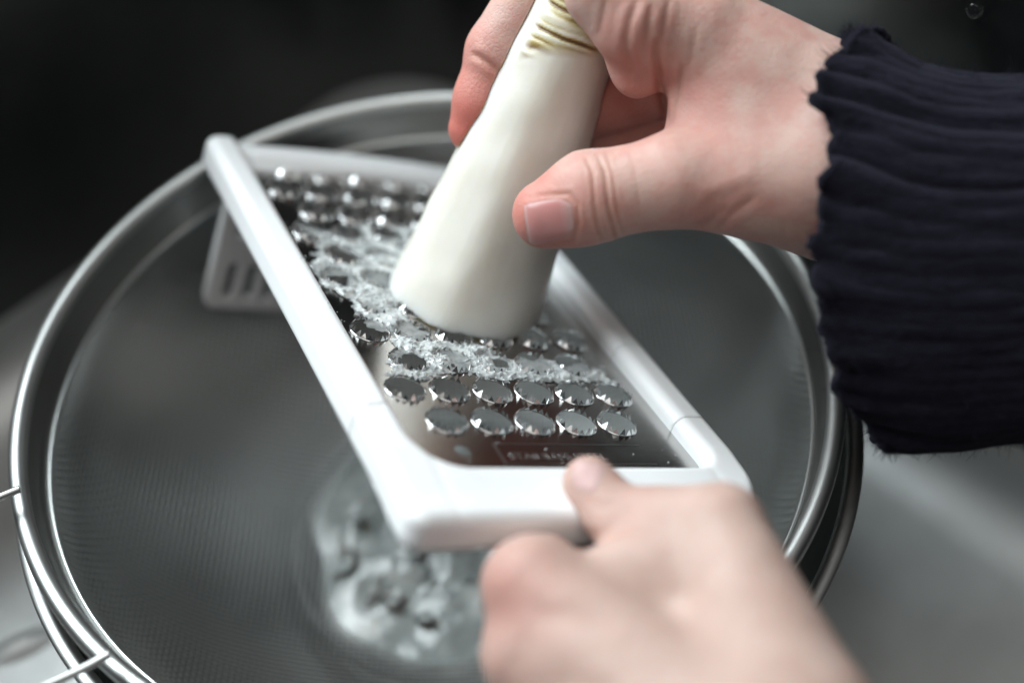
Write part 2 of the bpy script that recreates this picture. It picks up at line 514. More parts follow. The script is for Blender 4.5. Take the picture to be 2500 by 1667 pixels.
pieces = [
    ('side_rail', (-4.3, -5.6, -.8), (-2.6, 7.5, .8), [lambda p: -p[:, 1] - 4.95 + gap + .25 * (p[:, 0] + 3.6), lambda p: p[:, 0] + 3.0], 'left side rail in bright window light'),
    ('side_rail', (2.6, -2.4, -.8), (4.3, 7.5, .8), [lambda p: -p[:, 1] - 2.3 + gap, lambda p: -p[:, 0] + 3.0], 'right side rail in the shade of the radish'),
    ('rail_insert', (2.6, -5.6, -.8), (4.3, -2.0, .8), [lambda p: p[:, 1] + 2.3 + gap, lambda p: -p[:, 1] - 5.15 + gap, lambda p: -p[:, 0] + 3.0], None),
    ('end_bar', (-3.4, 5.2, -.8), (3.4, 7.4, .8), [lambda p: np.abs(p[:, 0]) - 3.0, lambda p: -p[:, 1] + 1.0 - 6.5], None),
]
for nm, lo, hi, ops, lb in pieces:
    if nm == 'end_bar': ops = [lambda p: np.abs(p[:, 0]) - 3.0, lambda p: 1.0 - p[:, 1]]
    v1, f1, _ = surface(clipped(frame_sdf, ops), lo, hi, .045, 2)
    o = mesh(nm, v1, f1, M['plastic'], G)
    if lb: o['label'] = lb
hop = [lambda p: -(-p[:, 1] - 4.95 - gap + .25 * (np.minimum(p[:, 0], -3.0) + 3.6)) - 50 * np.maximum(p[:, 0] + 2.9, 0) * 0,
       lambda p: np.where(p[:, 0] > 0, p[:, 1] + 5.15 + gap, -1)]
v1, f1, _ = surface(clipped(frame_sdf, hop), (-4.3, -8.6, -.8), (4.3, -3.6, .8), .05, 2)
mesh('handle', v1, f1, M['plastic'], G)

# toothed plate: staggered rows of round holes
RH = .44
def cell_ring(cx, cy, hx, hy, r, n=40):
    V, F = [], []
    # include exact corner directions
    A = sorted(set(list(np.linspace(-np.pi, np.pi, n, endpoint=False)) + [math.atan2(sy * hy, sx * hx) for sx in (-1, 1) for sy in (-1, 1)]))
    for a in A:
        c, s_ = math.cos(a), math.sin(a); k_ = min(hx / abs(c) if abs(c) > 1e-9 else 1e9, hy / abs(s_) if abs(s_) > 1e-9 else 1e9)
        V += [(cx + r * c, cy + r * s_, 0), (cx + k_ * c, cy + k_ * s_, 0)]
    m_ = len(A)
    for i in range(m_):
        j = (i + 1) % m_
        F.append((2 * i, 2 * i + 1, 2 * j + 1, 2 * j))
    return V, F
PV, PF, holes = [], [], []
def addp(V, F):
    o = len(PV); PV.extend(V); PF.extend([tuple(i + o for i in f_) for f_ in F])
def quad(x0, x1, y0, y1): addp([(x0, y0, 0), (x1, y0, 0), (x1, y1, 0), (x0, y1, 0)], [(0, 1, 2, 3)])
XE = 3.4
for r in range(0, 11):
    v = (r - 5.5) * KROW; y = -v; y0, y1 = y - KROW / 2, y + KROW / 2
    if r % 2 == 1: us = [i - 2.5 for i in range(6)]
    else: us = [i - 2.0 for i in range(5)]
    for u in us:
        addp(*cell_ring(u, y, .5, KROW / 2, RH)); holes.append((u, y))
    quad(-XE, us[0] - .5, y0, y1); quad(us[-1] + .5, XE, y0, y1)
yb = -(5.0 * KROW); yt = 6.0 * KROW
quad(-XE, XE, yt, yt + .5)
# the bare strip by the handle has one small drilled hole
hx0, hy0 = px2gl(1130, 1100)[:2]; hy0 = float(hy0); hx0 = float(hx0)
addp(*cell_ring(hx0, hy0, .35, .35, .17, 24))
y_lo = -7.1
quad(-XE, hx0 - .35, hy0 - .35, hy0 + .35); quad(hx0 + .35, XE, hy0 - .35, hy0 + .35)
quad(-XE, XE, hy0 + .35, yb); quad(-XE, XE, y_lo, hy0 - .35)
mesh('grating_plate', PV, PF, M['plate'], G, smooth=False)
# raised, toothed collar round each hole; pieces share one mesh
TV, TF = [], []
NT_ = 18
n2 = NT_ * 2
for i in range(n2):
    a = 2 * np.pi * i / n2
    for rr, zz in ((.452, .0005), (.446, .006), (.440, .012)):
        TV.append((rr * math.cos(a), rr * math.sin(a), zz))
for i in range(n2):
    j = (i + 1) % n2
    for q in range(2): TF.append((i * 3 + q, j * 3 + q, j * 3 + q + 1, i * 3 + q + 1))
for i in range(NT_):
    a0, a1, a2 = [2 * np.pi * (2 * i + q) / n2 for q in (0.12, 1, 1.88)]
    lean = .37 + .03 * ((i * 7) % 5) / 5; hh = .115 + .045 * ((i * 3) % 4) / 4; a1 += .05 * ((i * 5) % 3 - 1)
    b = len(TV)
    TV += [(.438 * math.cos(a0), .438 * math.sin(a0), .02), (.438 * math.cos(a2), .438 * math.sin(a2), .02), (lean * math.cos(a1), lean * math.sin(a1), hh),
           (.427 * math.cos(a0), .427 * math.sin(a0), .018), (.427 * math.cos(a2), .427 * math.sin(a2), .018)]
    TF += [(b, b + 1, b + 2), (b + 4, b + 3, b + 2), (b, b + 2, b + 3), (b + 1, b + 4, b + 2)]
proto = mesh('tooth_ring', TV, TF, M['teeth'], G, smooth=False)
proto.location = (holes[0][0] * .01, holes[0][1] * .01, .00004)
for i, (u, y) in enumerate(holes[1:]):
    o = proto.copy(); C.objects.link(o); o.parent = G
    o.location = (u * .01, y * .01, .00004); o.rotation_euler = (0, 0, (i * 37 % 11 - 5) * .05)
# engraved lettering and its frame line (worn, mostly unreadable in the photo)
tx = bpy.data.curves.new('engraved_text', 'FONT'); tx.body = 'STAINLESS STEEL'; tx.size = .0030; tx.extrude = .00002
tob = bpy.data.objects.new('tmp_text', tx); C.objects.link(tob)
dg = bpy.context.evaluated_depsgraph_get(); tme = bpy.data.meshes.new_from_object(tob.evaluated_get(dg))
bpy.data.objects.remove(tob)
to = bpy.data.objects.new('engraved_text', tme); C.objects.link(to); to.parent = G; tme.materials.append(M['engrave'])
to.location = ((hx0 + .95) * .01, (hy0 - .26) * .01, .00006)
ln = []
for (x0, x1, y0, y1) in ((hx0 + .72, hx0 + .80, hy0 - .40, hy0 + .22), (hx0 + .72, hx0 + 4.3, hy0 - .44, hy0 - .40), (hx0 + .72, hx0 + 4.3, hy0 + .22, hy0 + .25)):
    ln.append((np.array([(x0, y0, .006), (x1, y0, .006), (x1, y1, .006), (x0, y1, .006)]), np.array([[0, 1, 2, 3]])))
mesh('engraved_line', *join(ln), M['engrave'], G, smooth=False)
# slotted foot under the far end
def stand_sdf(p):
    u, z = p[:, 0], p[:, 2]; v = -p[:, 1]
    q = np.stack([u, z, v + 6.4], 1)
    d = rbox(q, (0, -2.2, 0), (3.38, 2.15, .13), .12)
    core = rbox(q, (0, -2.2, 0), (3.38, 2.15, 3), .45); d = np.maximum(d, core)
    for i in range(11):
        cu = -2.75 + i * .55
        for cz, hl in ((-3.45, .52), (-1.55, .62)):
            s_ = np.maximum(rbox(np.stack([u, z, z * 0], 1), (cu, cz, 0), (.135, hl, 9), .13), -9)
            d = smax(d, -s_, .04)
    return d
v1, f1, _ = surface(stand_sdf, (-3.6, 6.0, -4.5), (3.6, 6.8, .1), .05, 2)
mesh('slotted_foot', v1, f1, M['stand'], G)

# ---------------------------------------------------------------- daikon
t = NT('daikon_flesh')
t.set(Roughness=.30, Specular_IOR_Level=.5, Subsurface_Weight=.8, Subsurface_Scale=.007)
t.b.inputs['Subsurface Radius'].default_value = (1, .8, .55)
al = t.attr('along'); ed = t.attr('scar')
vn = t.coord(scale=(1, 1, 1))
base = t.ramp(t.noise(vn, 90, 5), [(.3, (.735, .71, .64)), (.7, (.79, .77, .715))])
n3 = t.noise(t.coord(scale=(1, 1, 4)), 230, 5, .7)
sc_col = t.ramp(t.math('ADD', t.math('MULTIPLY', n3, .35), t.math('MULTIPLY', al, .65)), [(.26, (.26, .16, .075)), (.40, (.42, .33, .15)), (.55, (.58, .50, .27)), (.74, (.74, .71, .58))])
t.l(t.mixc(ed, base, sc_col), t.b.inputs['Base Color'])
t.l(t.bump(t.noise(t.coord(), 700, 4), .10, .0004, None), t.b.inputs['Normal'])
M['daikon'] = t.m
rb = gl2cam((.36, -.02, 0))[0]; rt = P(1456, -85, 29.95)
rax = (rt - rb); RL = np.linalg.norm(rax); rax /= RL
# section frame: s1 roughly to image right, s2 towards the camera
s1 = np.array([1., 0, .25]); s1 -= rax * (s1 @ rax); s1 /= np.linalg.norm(s1); s2 = np.cross(rax, s1)
if s2[2] > 0: s2 = -s2
pl_n = -RG[:, 2]                                    # plate normal (up) in the camera frame
def radish_sdf(p):
    q = p - rb; h = q @ rax; x = q @ s1; y = q @ s2; tt = np.clip(h / RL, -.2, 1.2)
    R = 1.90 - .92 * tt
    d = (np.sqrt(x * x + (y * 1.0) ** 2 + 1e-9) - R) * .985
    # flat cut facets left by the peeler
    for ang, fr in ((196, .90), (140, .955), (88, .965), (40, .97), (-70, .95)):
        a = math.radians(ang)
        d = smax(d, (x * math.cos(a) + y * math.sin(a) - R * fr), .34)
    d = smax(d, (p - TG) @ pl_n * -1 + .04 + .06 * (vnoise(p, 4.5) - .5), .05)
    d = smax(d, h - RL + .05 + .25 * x, .15)
    return d
lo = np.minimum(rb, rt) - 2.4; hi = np.maximum(rb, rt) + 2.4
rv, rf, rn = surface(radish_sdf, lo, hi, .042, 2)
q = rv - rb; hh = q @ rax / RL; xx = q @ s1
px = topx(rv)
scar_line = 168 + 22 * np.sin(px[:, 0] * .05) + 30 * (vnoise(rv, 3.0) - .5)
scar = np.clip((150 + 34 * (vnoise(rv, 2.2) - .5) - px[:, 1]) / 34, 0, 1)
right = np.clip((px[:, 0] - (1338 - (px[:, 1]) * .47 - 8)) / 20, 0, 1)
scar *= right
ridge = vnoise(np.stack([hh * 105 + 1.5 * vnoise(rv, 2.0), xx * 1.2, xx * 0], 1)) - .5
rv = rv + rn * ((vnoise(np.stack([xx * 2.2, (q @ s2) * 2.2, hh * 1.1], 1), 4.0) - .5) * .006 * (1 - scar))[:, None]
rv = rv + rn * (scar * ridge * .11)[:, None] + rn * ((vnoise(rv, 1.6) - .5) * .05)[:, None]
dk = mesh('daikon', cam2world(rv), rf, M['daikon'], origin=cam2world(rb), attrs={'along': np.clip(.5 + ridge * 1.6, 0, 1) * np.clip(1.15 - (px[:, 1] / 150) * .45, .3, 1.1), 'scar': scar})
dk.location = tuple(cam2world(rb) * .01)
setp(dk, 'peeled white daikon radish piece with yellowed stem scar pressed on the grater', 'radish')

# grated slush on the plate
t = NT('grated_daikon')
t.set(Roughness=.08, Specular_IOR_Level=.7, Subsurface_Weight=.4, Subsurface_Scale=.003, Base_Color=(.78, .80, .79, 1))
t.b.inputs['Subsurface Radius'].default_value = (1, .9, .8)
t.l(t.bump(t.noise(t.coord(), 900, 3, .5), .3, .0005), t.b.inputs['Normal'])
t.l(t.ramp(t.noise(t.coord(), 400, 5), [(.3, (.46, .50, .51)), (.52, (.64, .67, .67)), (.74, (.86, .88, .87))]), t.b.inputs['Base Color'])
tr = t.n('ShaderNodeBsdfTransparent'); mx = t.n('ShaderNodeMixShader'); out = t.t.nodes['Material Output']
tn = t.math('ADD', t.math('MULTIPLY', t.noise(t.coord(), 500, 4), .5), t.math('MULTIPLY', t.attr('dens'), .6))
t.l(t.ramp(tn, [(.18, (.66,) * 3), (.42, (.50,) * 3), (.80, (.06,) * 3)]), mx.inputs[0])
t.l(t.b.outputs[0], mx.inputs[1]); t.l(tr.outputs[0], mx.inputs[2]); t.l(mx.outputs[0], out.inputs['Surface'])
M['slush'] = t.m
poly_px = [[(745, 545), (800, 545), (900, 540), (960, 535), (1010, 560), (980, 740), (1010, 800), (930, 800), (880, 760), (850, 720), (770, 690), (760, 620)],
           [(890, 775), (1000, 790), (1080, 820), (1190, 838), (1200, 858), (1290, 868), (1400, 876), (1470, 890), (1500, 925), (1470, 935), (1400, 928), (1326, 930), (1264, 915), (1150, 908), (1080, 915), (1020, 915), (975, 900), (960, 860), (930, 810)],
           [(1290, 815), (1325, 812), (1330, 835), (1300, 840)], [(1380, 820), (1415, 822), (1420, 845), (1385, 848)]]
polys = [np.array([px2gl(*q_, .1)[:2] for q_ in pl]) for pl in poly_px]
def inside_dist(x, y, poly):
    d = np.full(x.shape, 1e9); ins = np.zeros(x.shape, bool); n = len(poly)
    for i in range(n):
        a, b = poly[i], poly[(i + 1) % n]; e = b - a
        h = np.clip(((x - a[0]) * e[0] + (y - a[1]) * e[1]) / (e @ e), 0, 1)
        d = np.minimum(d, np.hypot(x - a[0] - h * e[0], y - a[1] - h * e[1]))
        c = ((a[1] > y) != (b[1] > y)) & (x < (b[0] - a[0]) * (y - a[1]) / (b[1] - a[1] + 1e-12) + a[0]); ins ^= c
    return np.where(ins, -d, d)
hs = .028
gx, gy = np.meshgrid(np.arange(-3.2, 3.2, hs), np.arange(-4.6, 4.8, hs), indexing='ij')
md = np.full(gx.shape, 9.)
for pl in polys: md = np.minimum(md, inside_dist(gx, gy, pl))
g3 = np.stack([gx, gy, gx * 0], -1)
nz = .6 * vnoise(g3, 2.2) + .3 * vnoise(g3, 6.1) + .2 * vnoise(g3, 15.0)
cov = -md + (nz - .55) * .9
# open holes that stay dark
for (x, y, r_) in ((842, 618, .33), (832, 675, .30), (905, 815, .36), (1005, 877, .30), (940, 560, .3), (860, 560, .3)):
    c = px2gl(x, y, .1); cov = np.minimum(cov, (np.hypot(gx - c[0], gy - c[1]) - r_ + (nz - .55) * .5) * 1.5)
for (x, y, r_) in ((1110, 885, .10), (1225, 880, .12), (1330, 895, .08)):
    c = px2gl(x, y, .1); cov = np.minimum(cov, (np.hypot(gx - c[0], gy - c[1]) - r_ + (nz - .55) * .4) * 1.5)
nearest = np.full(gx.shape, 9.)
for (u, y) in holes: nearest = np.minimum(nearest, np.hypot(gx - u, gy - y))
soft = np.clip(cov * 4, 0, 1)
dens = np.clip((nearest - .40 + .16 * (vnoise(g3, 6.5) - .5)) / .10, 0, 1) * (.55 + .45 * np.clip((vnoise(g3, 3.3) - .30) * 4, 0, 1))
dens = np.clip(dens + .8 * np.clip((vnoise(g3 + 7, 2.1) - .60) * 6, 0, 1), 0, 1) * np.clip(cov * 3 + .25, 0, 1)
ht = .012 + soft * (.022 + dens * (.055 + .05 * (vnoise(g3, 5) - .4) + .055 * (vnoise(g3, 13) - .5) + .03 * (vnoise(g3, 26) - .5)) + .012 * (vnoise(g3, 4) - .5))
keep = cov > 0
kc = keep[:-1, :-1] & keep[1:, :-1] & keep[1:, 1:] & keep[:-1, 1:]
ids = np.arange(gx.size).reshape(gx.shape)
qf = np.stack([ids[:-1, :-1][kc], ids[1:, :-1][kc], ids[1:, 1:][kc], ids[:-1, 1:][kc]], 1)
used = np.unique(qf); remap = np.zeros(gx.size, int); remap[used] = np.arange(len(used))
dens_v = dens.ravel()[used]
sv = np.stack([gx.ravel()[used], gy.ravel()[used], np.maximum(ht.ravel()[used], .012)], 1); sf = remap[qf]
# loose flakes and shreds
fv, ff = [], []
cand = np.argwhere((cov > -.06) & (dens > .35)); rng.shuffle(cand)
for i, (a, b) in enumerate(cand[:520]):
    cx, cy, cz = gx[a, b], gy[a, b], max(ht[a, b], .01) + .01
    L = rng.uniform(.03, .09) * (1 if i % 9 else 1.7); W_ = rng.uniform(.010, .024); an = rng.uniform(0, 6.28); ti = rng.uniform(-.6, .9)
    d1 = np.array([math.cos(an), math.sin(an), ti]) * L; d2 = np.array([-math.sin(an), math.cos(an), rng.uniform(-.4, .4)]) * W_; d3 = np.array([0, 0, .012 + .02 * rng.random()])
    c = np.array([cx, cy, cz]); o = len(fv)
    fv += [c - d1, c - d2, c + d1 * rng.uniform(.6, 1), c + d2, c + d3 - d2 * .3, c - d3]
    for tri in ((0, 1, 4), (1, 2, 4), (2, 3, 4), (3, 0, 4), (1, 0, 5), (2, 1, 5), (3, 2, 5), (0, 3, 5)): ff.append([o + q_ for q_ in tri] + [o + tri[2]])
for i in range(46):      # stray bits on the rail and the bare end of the plate
    if i < 22: c = np.array([-3.30 - abs(rng.normal(0, .08)), rng.uniform(-2.5, 3.0), .40])
    elif i < 34: c = np.array([rng.uniform(-2.6, 2.9), rng.uniform(-6.3, -5.5), .012])
    else: c = np.array([rng.uniform(2.4, 3.1), rng.uniform(-4.5, 1), .012])
    q_ = rng.uniform(.012, .035); an = rng.uniform(0, 6.28); d1 = np.array([math.cos(an), math.sin(an), 0]) * q_; d2 = np.array([-math.sin(an), math.cos(an), 0]) * q_ * .7; d3 = np.array([0, 0, q_ * .7]); o = len(fv)
    fv += [c - d1, c - d2, c + d1, c + d2, c + d3, c - d3 * .4]
    for tri in ((0, 1, 4), (1, 2, 4), (2, 3, 4), (3, 0, 4), (1, 0, 5), (2, 1, 5), (3, 2, 5), (0, 3, 5)): ff.append([o + k2 for k2 in tri] + [o + tri[2]])
ff = np.array(ff)
allp = join([(sv, sf), (np.array(fv), ff)])
me_f = [tuple(dict.fromkeys(r_)) for r_ in allp[1].tolist()]
gs = mesh('grated_daikon', cam2world(gl2cam(allp[0])), me_f, M['slush'], attrs={'dens': np.r_[dens_v, np.ones(len(allp[0]) - len(dens_v))]})
setp(gs, 'wet translucent grated daikon slush smeared over the grater plate', 'grated radish', kind='stuff')
# the heap lying in the bottom of the strainer
hv, hf_ = [], []
nr, na_ = 46, 130
for i in range(nr + 1):
    s_ = i / nr
    for j in range(na_):
        a = 2 * np.pi * j / na_; r_ = 3.8 * s_ * (1 + .07 * math.sin(3 * a + 1) + .05 * math.sin(7 * a))
        hv.append((r_ * math.cos(a), r_ * math.sin(a), 0))
hv = np.array(hv)
sfac = np.repeat(np.linspace(0, 1, nr + 1), na_)
hv[:, 2] = 1.32 + (1 - sfac ** 2) * (.28 + .40 * (vnoise(hv, 1.1) - .35) + .16 * (vnoise(hv, 2.4) - .5) + .06 * (vnoise(hv, 6.) - .5))
hv[:, 2] = np.maximum(hv[:, 2], 1.28 - .1 * sfac ** 4); hv *= KS
for i in range(nr):
    for j in range(na_): hf_.append((i * na_ + j, i * na_ + (j + 1) % na_, (i + 1) * na_ + (j + 1) % na_, (i + 1) * na_ + j))
parts = [(hv, np.array(hf_))]
for i in range(45):
    a = rng.uniform(0, 6.28); r_ = 3.2 * math.sqrt(rng.random()); c = KS * np.array([r_ * math.cos(a), r_ * math.sin(a), 1.45 + .5 * (1 - (r_ / 3.3) ** 2) * rng.random() + .1])
    L = rng.uniform(.15, .55); W_ = rng.uniform(.08, .24); an = rng.uniform(0, 6.28)
    d1 = np.array([math.cos(an), math.sin(an), rng.uniform(-.4, .4)]) * L; d2 = np.array([-math.sin(an), math.cos(an), rng.uniform(-.4, .4)]) * W_; d3 = np.array([0, 0, rng.uniform(.05, .14)])
    parts.append((np.array([c - d1, c - d2, c + d1, c + d2, c + d3, c - d3]), np.array([[0, 1, 4, 4], [1, 2, 4, 4], [2, 3, 4, 4], [3, 0, 4, 4], [1, 0, 5, 5], [2, 1, 5, 5], [3, 2, 5, 5], [0, 3, 5, 5]])))
v1, f1 = join(parts)
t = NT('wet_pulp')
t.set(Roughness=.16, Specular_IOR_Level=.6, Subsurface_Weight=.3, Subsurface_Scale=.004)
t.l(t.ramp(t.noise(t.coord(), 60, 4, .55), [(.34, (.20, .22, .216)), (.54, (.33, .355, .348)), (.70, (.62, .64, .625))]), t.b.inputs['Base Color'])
t.l(t.bump(t.noise(t.coord(), 500, 3), .3, .0006), t.b.inputs['Normal'])
hp = mesh('grated_daikon', v1, [tuple(dict.fromkeys(r_)) for r_ in f1.tolist()], t.m)
setp(hp, 'loose heap of grated daikon lying in the bottom of the strainer', 'grated radish', kind='stuff')

# ---------------------------------------------------------------- skin
def skin_mat(name, pale, pink, red):
    t = NT(name)
    t.set(Roughness=.50, Specular_IOR_Level=.34, Subsurface_Weight=.6, Subsurface_Scale=.0026)
    t.b.inputs['Subsurface Radius'].default_value = (1.0, .32, .18)
    v = t.coord()
    mott = t.noise(v, 110, 5, .6)
    c0 = t.mixc(t.ramp(mott, [(.40, (0, 0, 0)), (.60, (1, 1, 1))]), pale, pink)
    c1 = t.mixc(t.attr('blush'), c0, red)
    c2 = t.mixc(t.attr('crease'), c1, (.50, .22, .15, 1))
    t.l(c2, t.b.inputs['Base Color'])
    vo = t.n('ShaderNodeTexVoronoi'); vo.feature = 'DISTANCE_TO_EDGE'; vo.inputs['Scale'].default_value = 950; t.l(v, vo.inputs['Vector'])
    cells = t.ramp(vo.outputs['Distance'], [(0.0, (0, 0, 0)), (.25, (1, 1, 1))])
    b1 = t.bump(cells, .26, .00017)
    b2 = t.bump(t.noise(v, 420, 5), .20, .0005, b1)
    wv = t.n('ShaderNodeTexWave'); wv.inputs['Scale'].default_value = 560; wv.inputs['Distortion'].default_value = 2.5; wv.inputs['Detail'].default_value = 0; wv.inputs['Detail Scale'].default_value = .3
    wv.bands_direction = 'X'; t.l(t.coord(rot=(0, .5, .35)), wv.inputs['Vector'])
    pr_ = t.math('MULTIPLY', wv.outputs['Fac'], t.attr('ridges'))
    t.l(t.bump(pr_, .35, .00022, b2), t.b.inputs['Normal'])
    return t.m
M['skin'] = skin_mat('skin', (.61, .42, .365, 1), (.57, .325, .28, 1), (.55, .165, .13, 1))
M['skin2'] = skin_mat('skin_blurred_hand', (.53, .38, .33, 1), (.49, .34, .29, 1), (.50, .25, .21, 1))
t = NT('nail'); t.set(Base_Color=(.66, .34, .31, 1), Roughness=.28, Specular_IOR_Level=.5, Subsurface_Weight=.5, Subsurface_Scale=.002)
t.b.inputs['Subsurface Radius'].default_value = (1, .4, .3)
t.l(t.ramp(t.attr('along'), [(0, (.66, .45, .42)), (.08, (.54, .25, .235)), (.70, (.55, .25, .235)), (.92, (.60, .37, .35)), (1, (.66, .52, .48))]), t.b.inputs['Base Color'])
M['nail'] = t.m

def finish_hand(name, fn, lo, hi, h, mat, creases, blush, ridges=None):
    V, F, N = surface(fn, lo, hi, h, 3)
    px = topx(V); front = np.clip(-N[:, 2] * 2.0 + .3, 0, 1)
    cr = np.zeros(len(V)); dis = np.zeros(len(V))
    for line, wpx, depth, dark in creases:
        d, par = polydist(px, line)
        fade = np.clip(np.minimum(par, 1 - par) * 5, 0, 1) ** .6
        depth = depth * .72; g = np.exp(-(d / wpx) ** 2) * fade * front
        dis -= depth * g; dis += depth * .35 * np.exp(-((d - 2.2 * wpx) / (1.4 * wpx)) ** 2) * fade * front
        cr = np.maximum(cr, dark * np.exp(-(d / (wpx * .75)) ** 2) * fade * front)
    dis += (vnoise(V, 1.1) - .5) * .04 + (vnoise(V, 3.0) - .5) * .012
    V = V + N * dis[:, None]
    bl = np.zeros(len(V))
    for c, r_, a in blush:
        bl = np.maximum(bl, a * np.exp(-(np.linalg.norm(V - c, axis=1) / r_) ** 2))
    rg_ = np.zeros(len(V))
    if ridges is not None:
        for c, r_ in ridges: rg_ = np.maximum(rg_, np.clip(1.3 - np.linalg.norm(V - c, axis=1) / r_, 0, 1))
    W_ = cam2world(V); org = W_.mean(0)
    o = mesh(name, W_, F, mat, origin=org, attrs={'blush': bl, 'crease': cr, 'ridges': rg_})
    o.location = tuple(org * .01)
    return o, org

# -------- right hand holding the daikon
ix = [P(1690, 80, 28.9), P(1440, -205, 30.3), P(1220, 128, 30.95), P(1158, 315, 31.3)]
th = [P(2060, 440, 28.9), P(1650, 440, 28.5), P(1440, 482, 28.75), P(1335, 523, 28.95)]
def hand_r(p):
    d = cone(p, P(2450, 660, 28.8), P(2085, 392, 29.4), 1.6, 1.95)
    meta_i = cone(p, P(2070, 350, 29.5), P(1720, 90, 29.1), 1.80, 1.14)
    d = smin(d, meta_i, .8)
    meta_t = chain(p, th[:2], (1.62, .90))
    d = smin(d, meta_t, .8)
    d = smin(d, ell(p, P(1800, 300, 29.0), (1.40, 1.60, .95)), .7)
    pros = chain(p, th[1:3], (.89, .90), .2)
    d = smin(d, pros, .30)
    dist = chain(p, th[2:4], (.93, .70), .2)
    d = smin(d, dist, .20)
    d = smin(d, ell(p, P(1395, 512, 28.85), (.85, .74, .68)), .2)
    # back knuckles, palm block further from the camera
    palm = cone(p, P(2050, 400, 30.0), P(1770, 190, 30.9), 1.6, 1.38)
    d = smin(d, palm, .6)
    # index
    pi_ = chain(p, [ix[0], P(1548, 48, 28.55), P(1482, -25, 28.5), ix[1]], (1.0, .88, .84, .86), .2)
    d = smin(d, pi_, .32)
    d = smin(d, ell(p, P(1556, 140, 29.35), (.62, .86, .62)), .45)
    d2 = smin(cone(p, ix[1], ix[2], .84, .74), cone(p, ix[2], ix[3], .74, .58), .15)
    d2 = smin(d2, ell(p, P(1184, 250, 31.1), (.72, .80, .66)), .15)
    d = smin(d, d2, .12)
    # the other fingers, curled behind the radish
    for a, b, c, r_ in ((P(1740, 150, 30.3), P(1520, 225, 31.6), P(1330, 300, 32.3), .80),
                        (P(1745, 250, 31.4), P(1540, 330, 32.7), P(1350, 410, 33.2), .80),
                        (P(1760, 330, 32.2), P(1590, 420, 33.6), P(1420, 490, 33.9), .70)):
        f_ = smin(cone(p, a, b, .95, r_), cone(p, b, c, r_, r_ * .8), .15)
        d = smin(d, f_, .08)
    # keep clear of the radish so that the fingers press against it
    d = smax(d, -(radish_sdf(p) + .01), .10)
    return d
creases_r = [
    ([(1428, 380), (1446, 420), (1452, 500), (1462, 560), (1476, 600)], 5, .055, .55),
    ([(1455, 374), (1476, 420), (1484, 500), (1500, 560), (1512, 590)], 5, .060, .60),
    ([(1478, 372), (1496, 430), (1505, 500), (1520, 560)], 5, .030, .30),
    ([(1440, 372), (1462, 430), (1468, 520), (1484, 580)], 4, .025, .25),
    ([(1540, 372), (1556, 450), (1562, 530)], 7, .012, .10),
    ([(1148, 128), (1172, 142), (1196, 158), (1222, 180)], 8, .07, .65),
    ([(1604, 90), (1602, 140), (1608, 200), (1622, 260), (1634, 310)], 9, .12, .50),
    ([(1668, 150), (1660, 200), (1648, 250), (1640, 300)], 7, .06, .25),
    ([(1560, -10), (1535, 60), (1525, 120), (1545, 190)], 9, .06, .30),
    ([(1590, 10), (1580, 80), (1572, 130)], 8, .05, .22),
    ([(1635, -10), (1622, 60), (1612, 110)], 7, .04, .18),
    ([(1480, -5), (1470, 40), (1462, 90)], 7, .03, .25),
    ([(1700, 60), (1690, 130), (1672, 200)], 8, .025, .10),
    ([(1740, 575), (1790, 520), (1850, 480)], 10, .030, .12),
    ([(1700, 560), (1740, 540), (1780, 500)], 10, .025, .10),
    ([(1700, 480), (1770, 450), (1850, 420)], 22, -.03, 0),
    ([(1268, 486), (1330, 476), (1392, 474), (1410, 500), (1412, 545), (1402, 590), (1340, 604), (1292, 614)], 5, .035, .30),
    ([(1500, 380), (1512, 440), (1520, 500)], 4, .012, .10), ([(1420, 400), (1432, 440), (1436, 500)], 4, .012, .10),
]
tip = P(1300, 540, 28.5)
blush_r = [(P(1310, 540, 28.6), 1.05, .85), (P(1140, 300, 31.0), 1.45, 1.0), (P(1130, 200, 30.8), 1.1, .65), (P(1330, 445, 28.6), .5, .7), (P(1550, 200, 29), 1.2, .45), (P(1540, 280, 31), 1.4, .8),
           (P(1660, 250, 28), .9, .35), (P(1700, 520, 28), 1.0, .25), (P(1530, 540, 28.2), .6, .25), (P(1900, 560, 27), 1.1, .2)]
hr, org = finish_hand('hand', hand_r, (-1.9, -8.6, 24.5), (9.6, -1.3, 35.4), .046, M['skin'], creases_r, blush_r, [(P(1120, 285, 30.9), .75)])
setp(hr, 'right hand with dark knit sleeve gripping the daikon from above', 'hand')

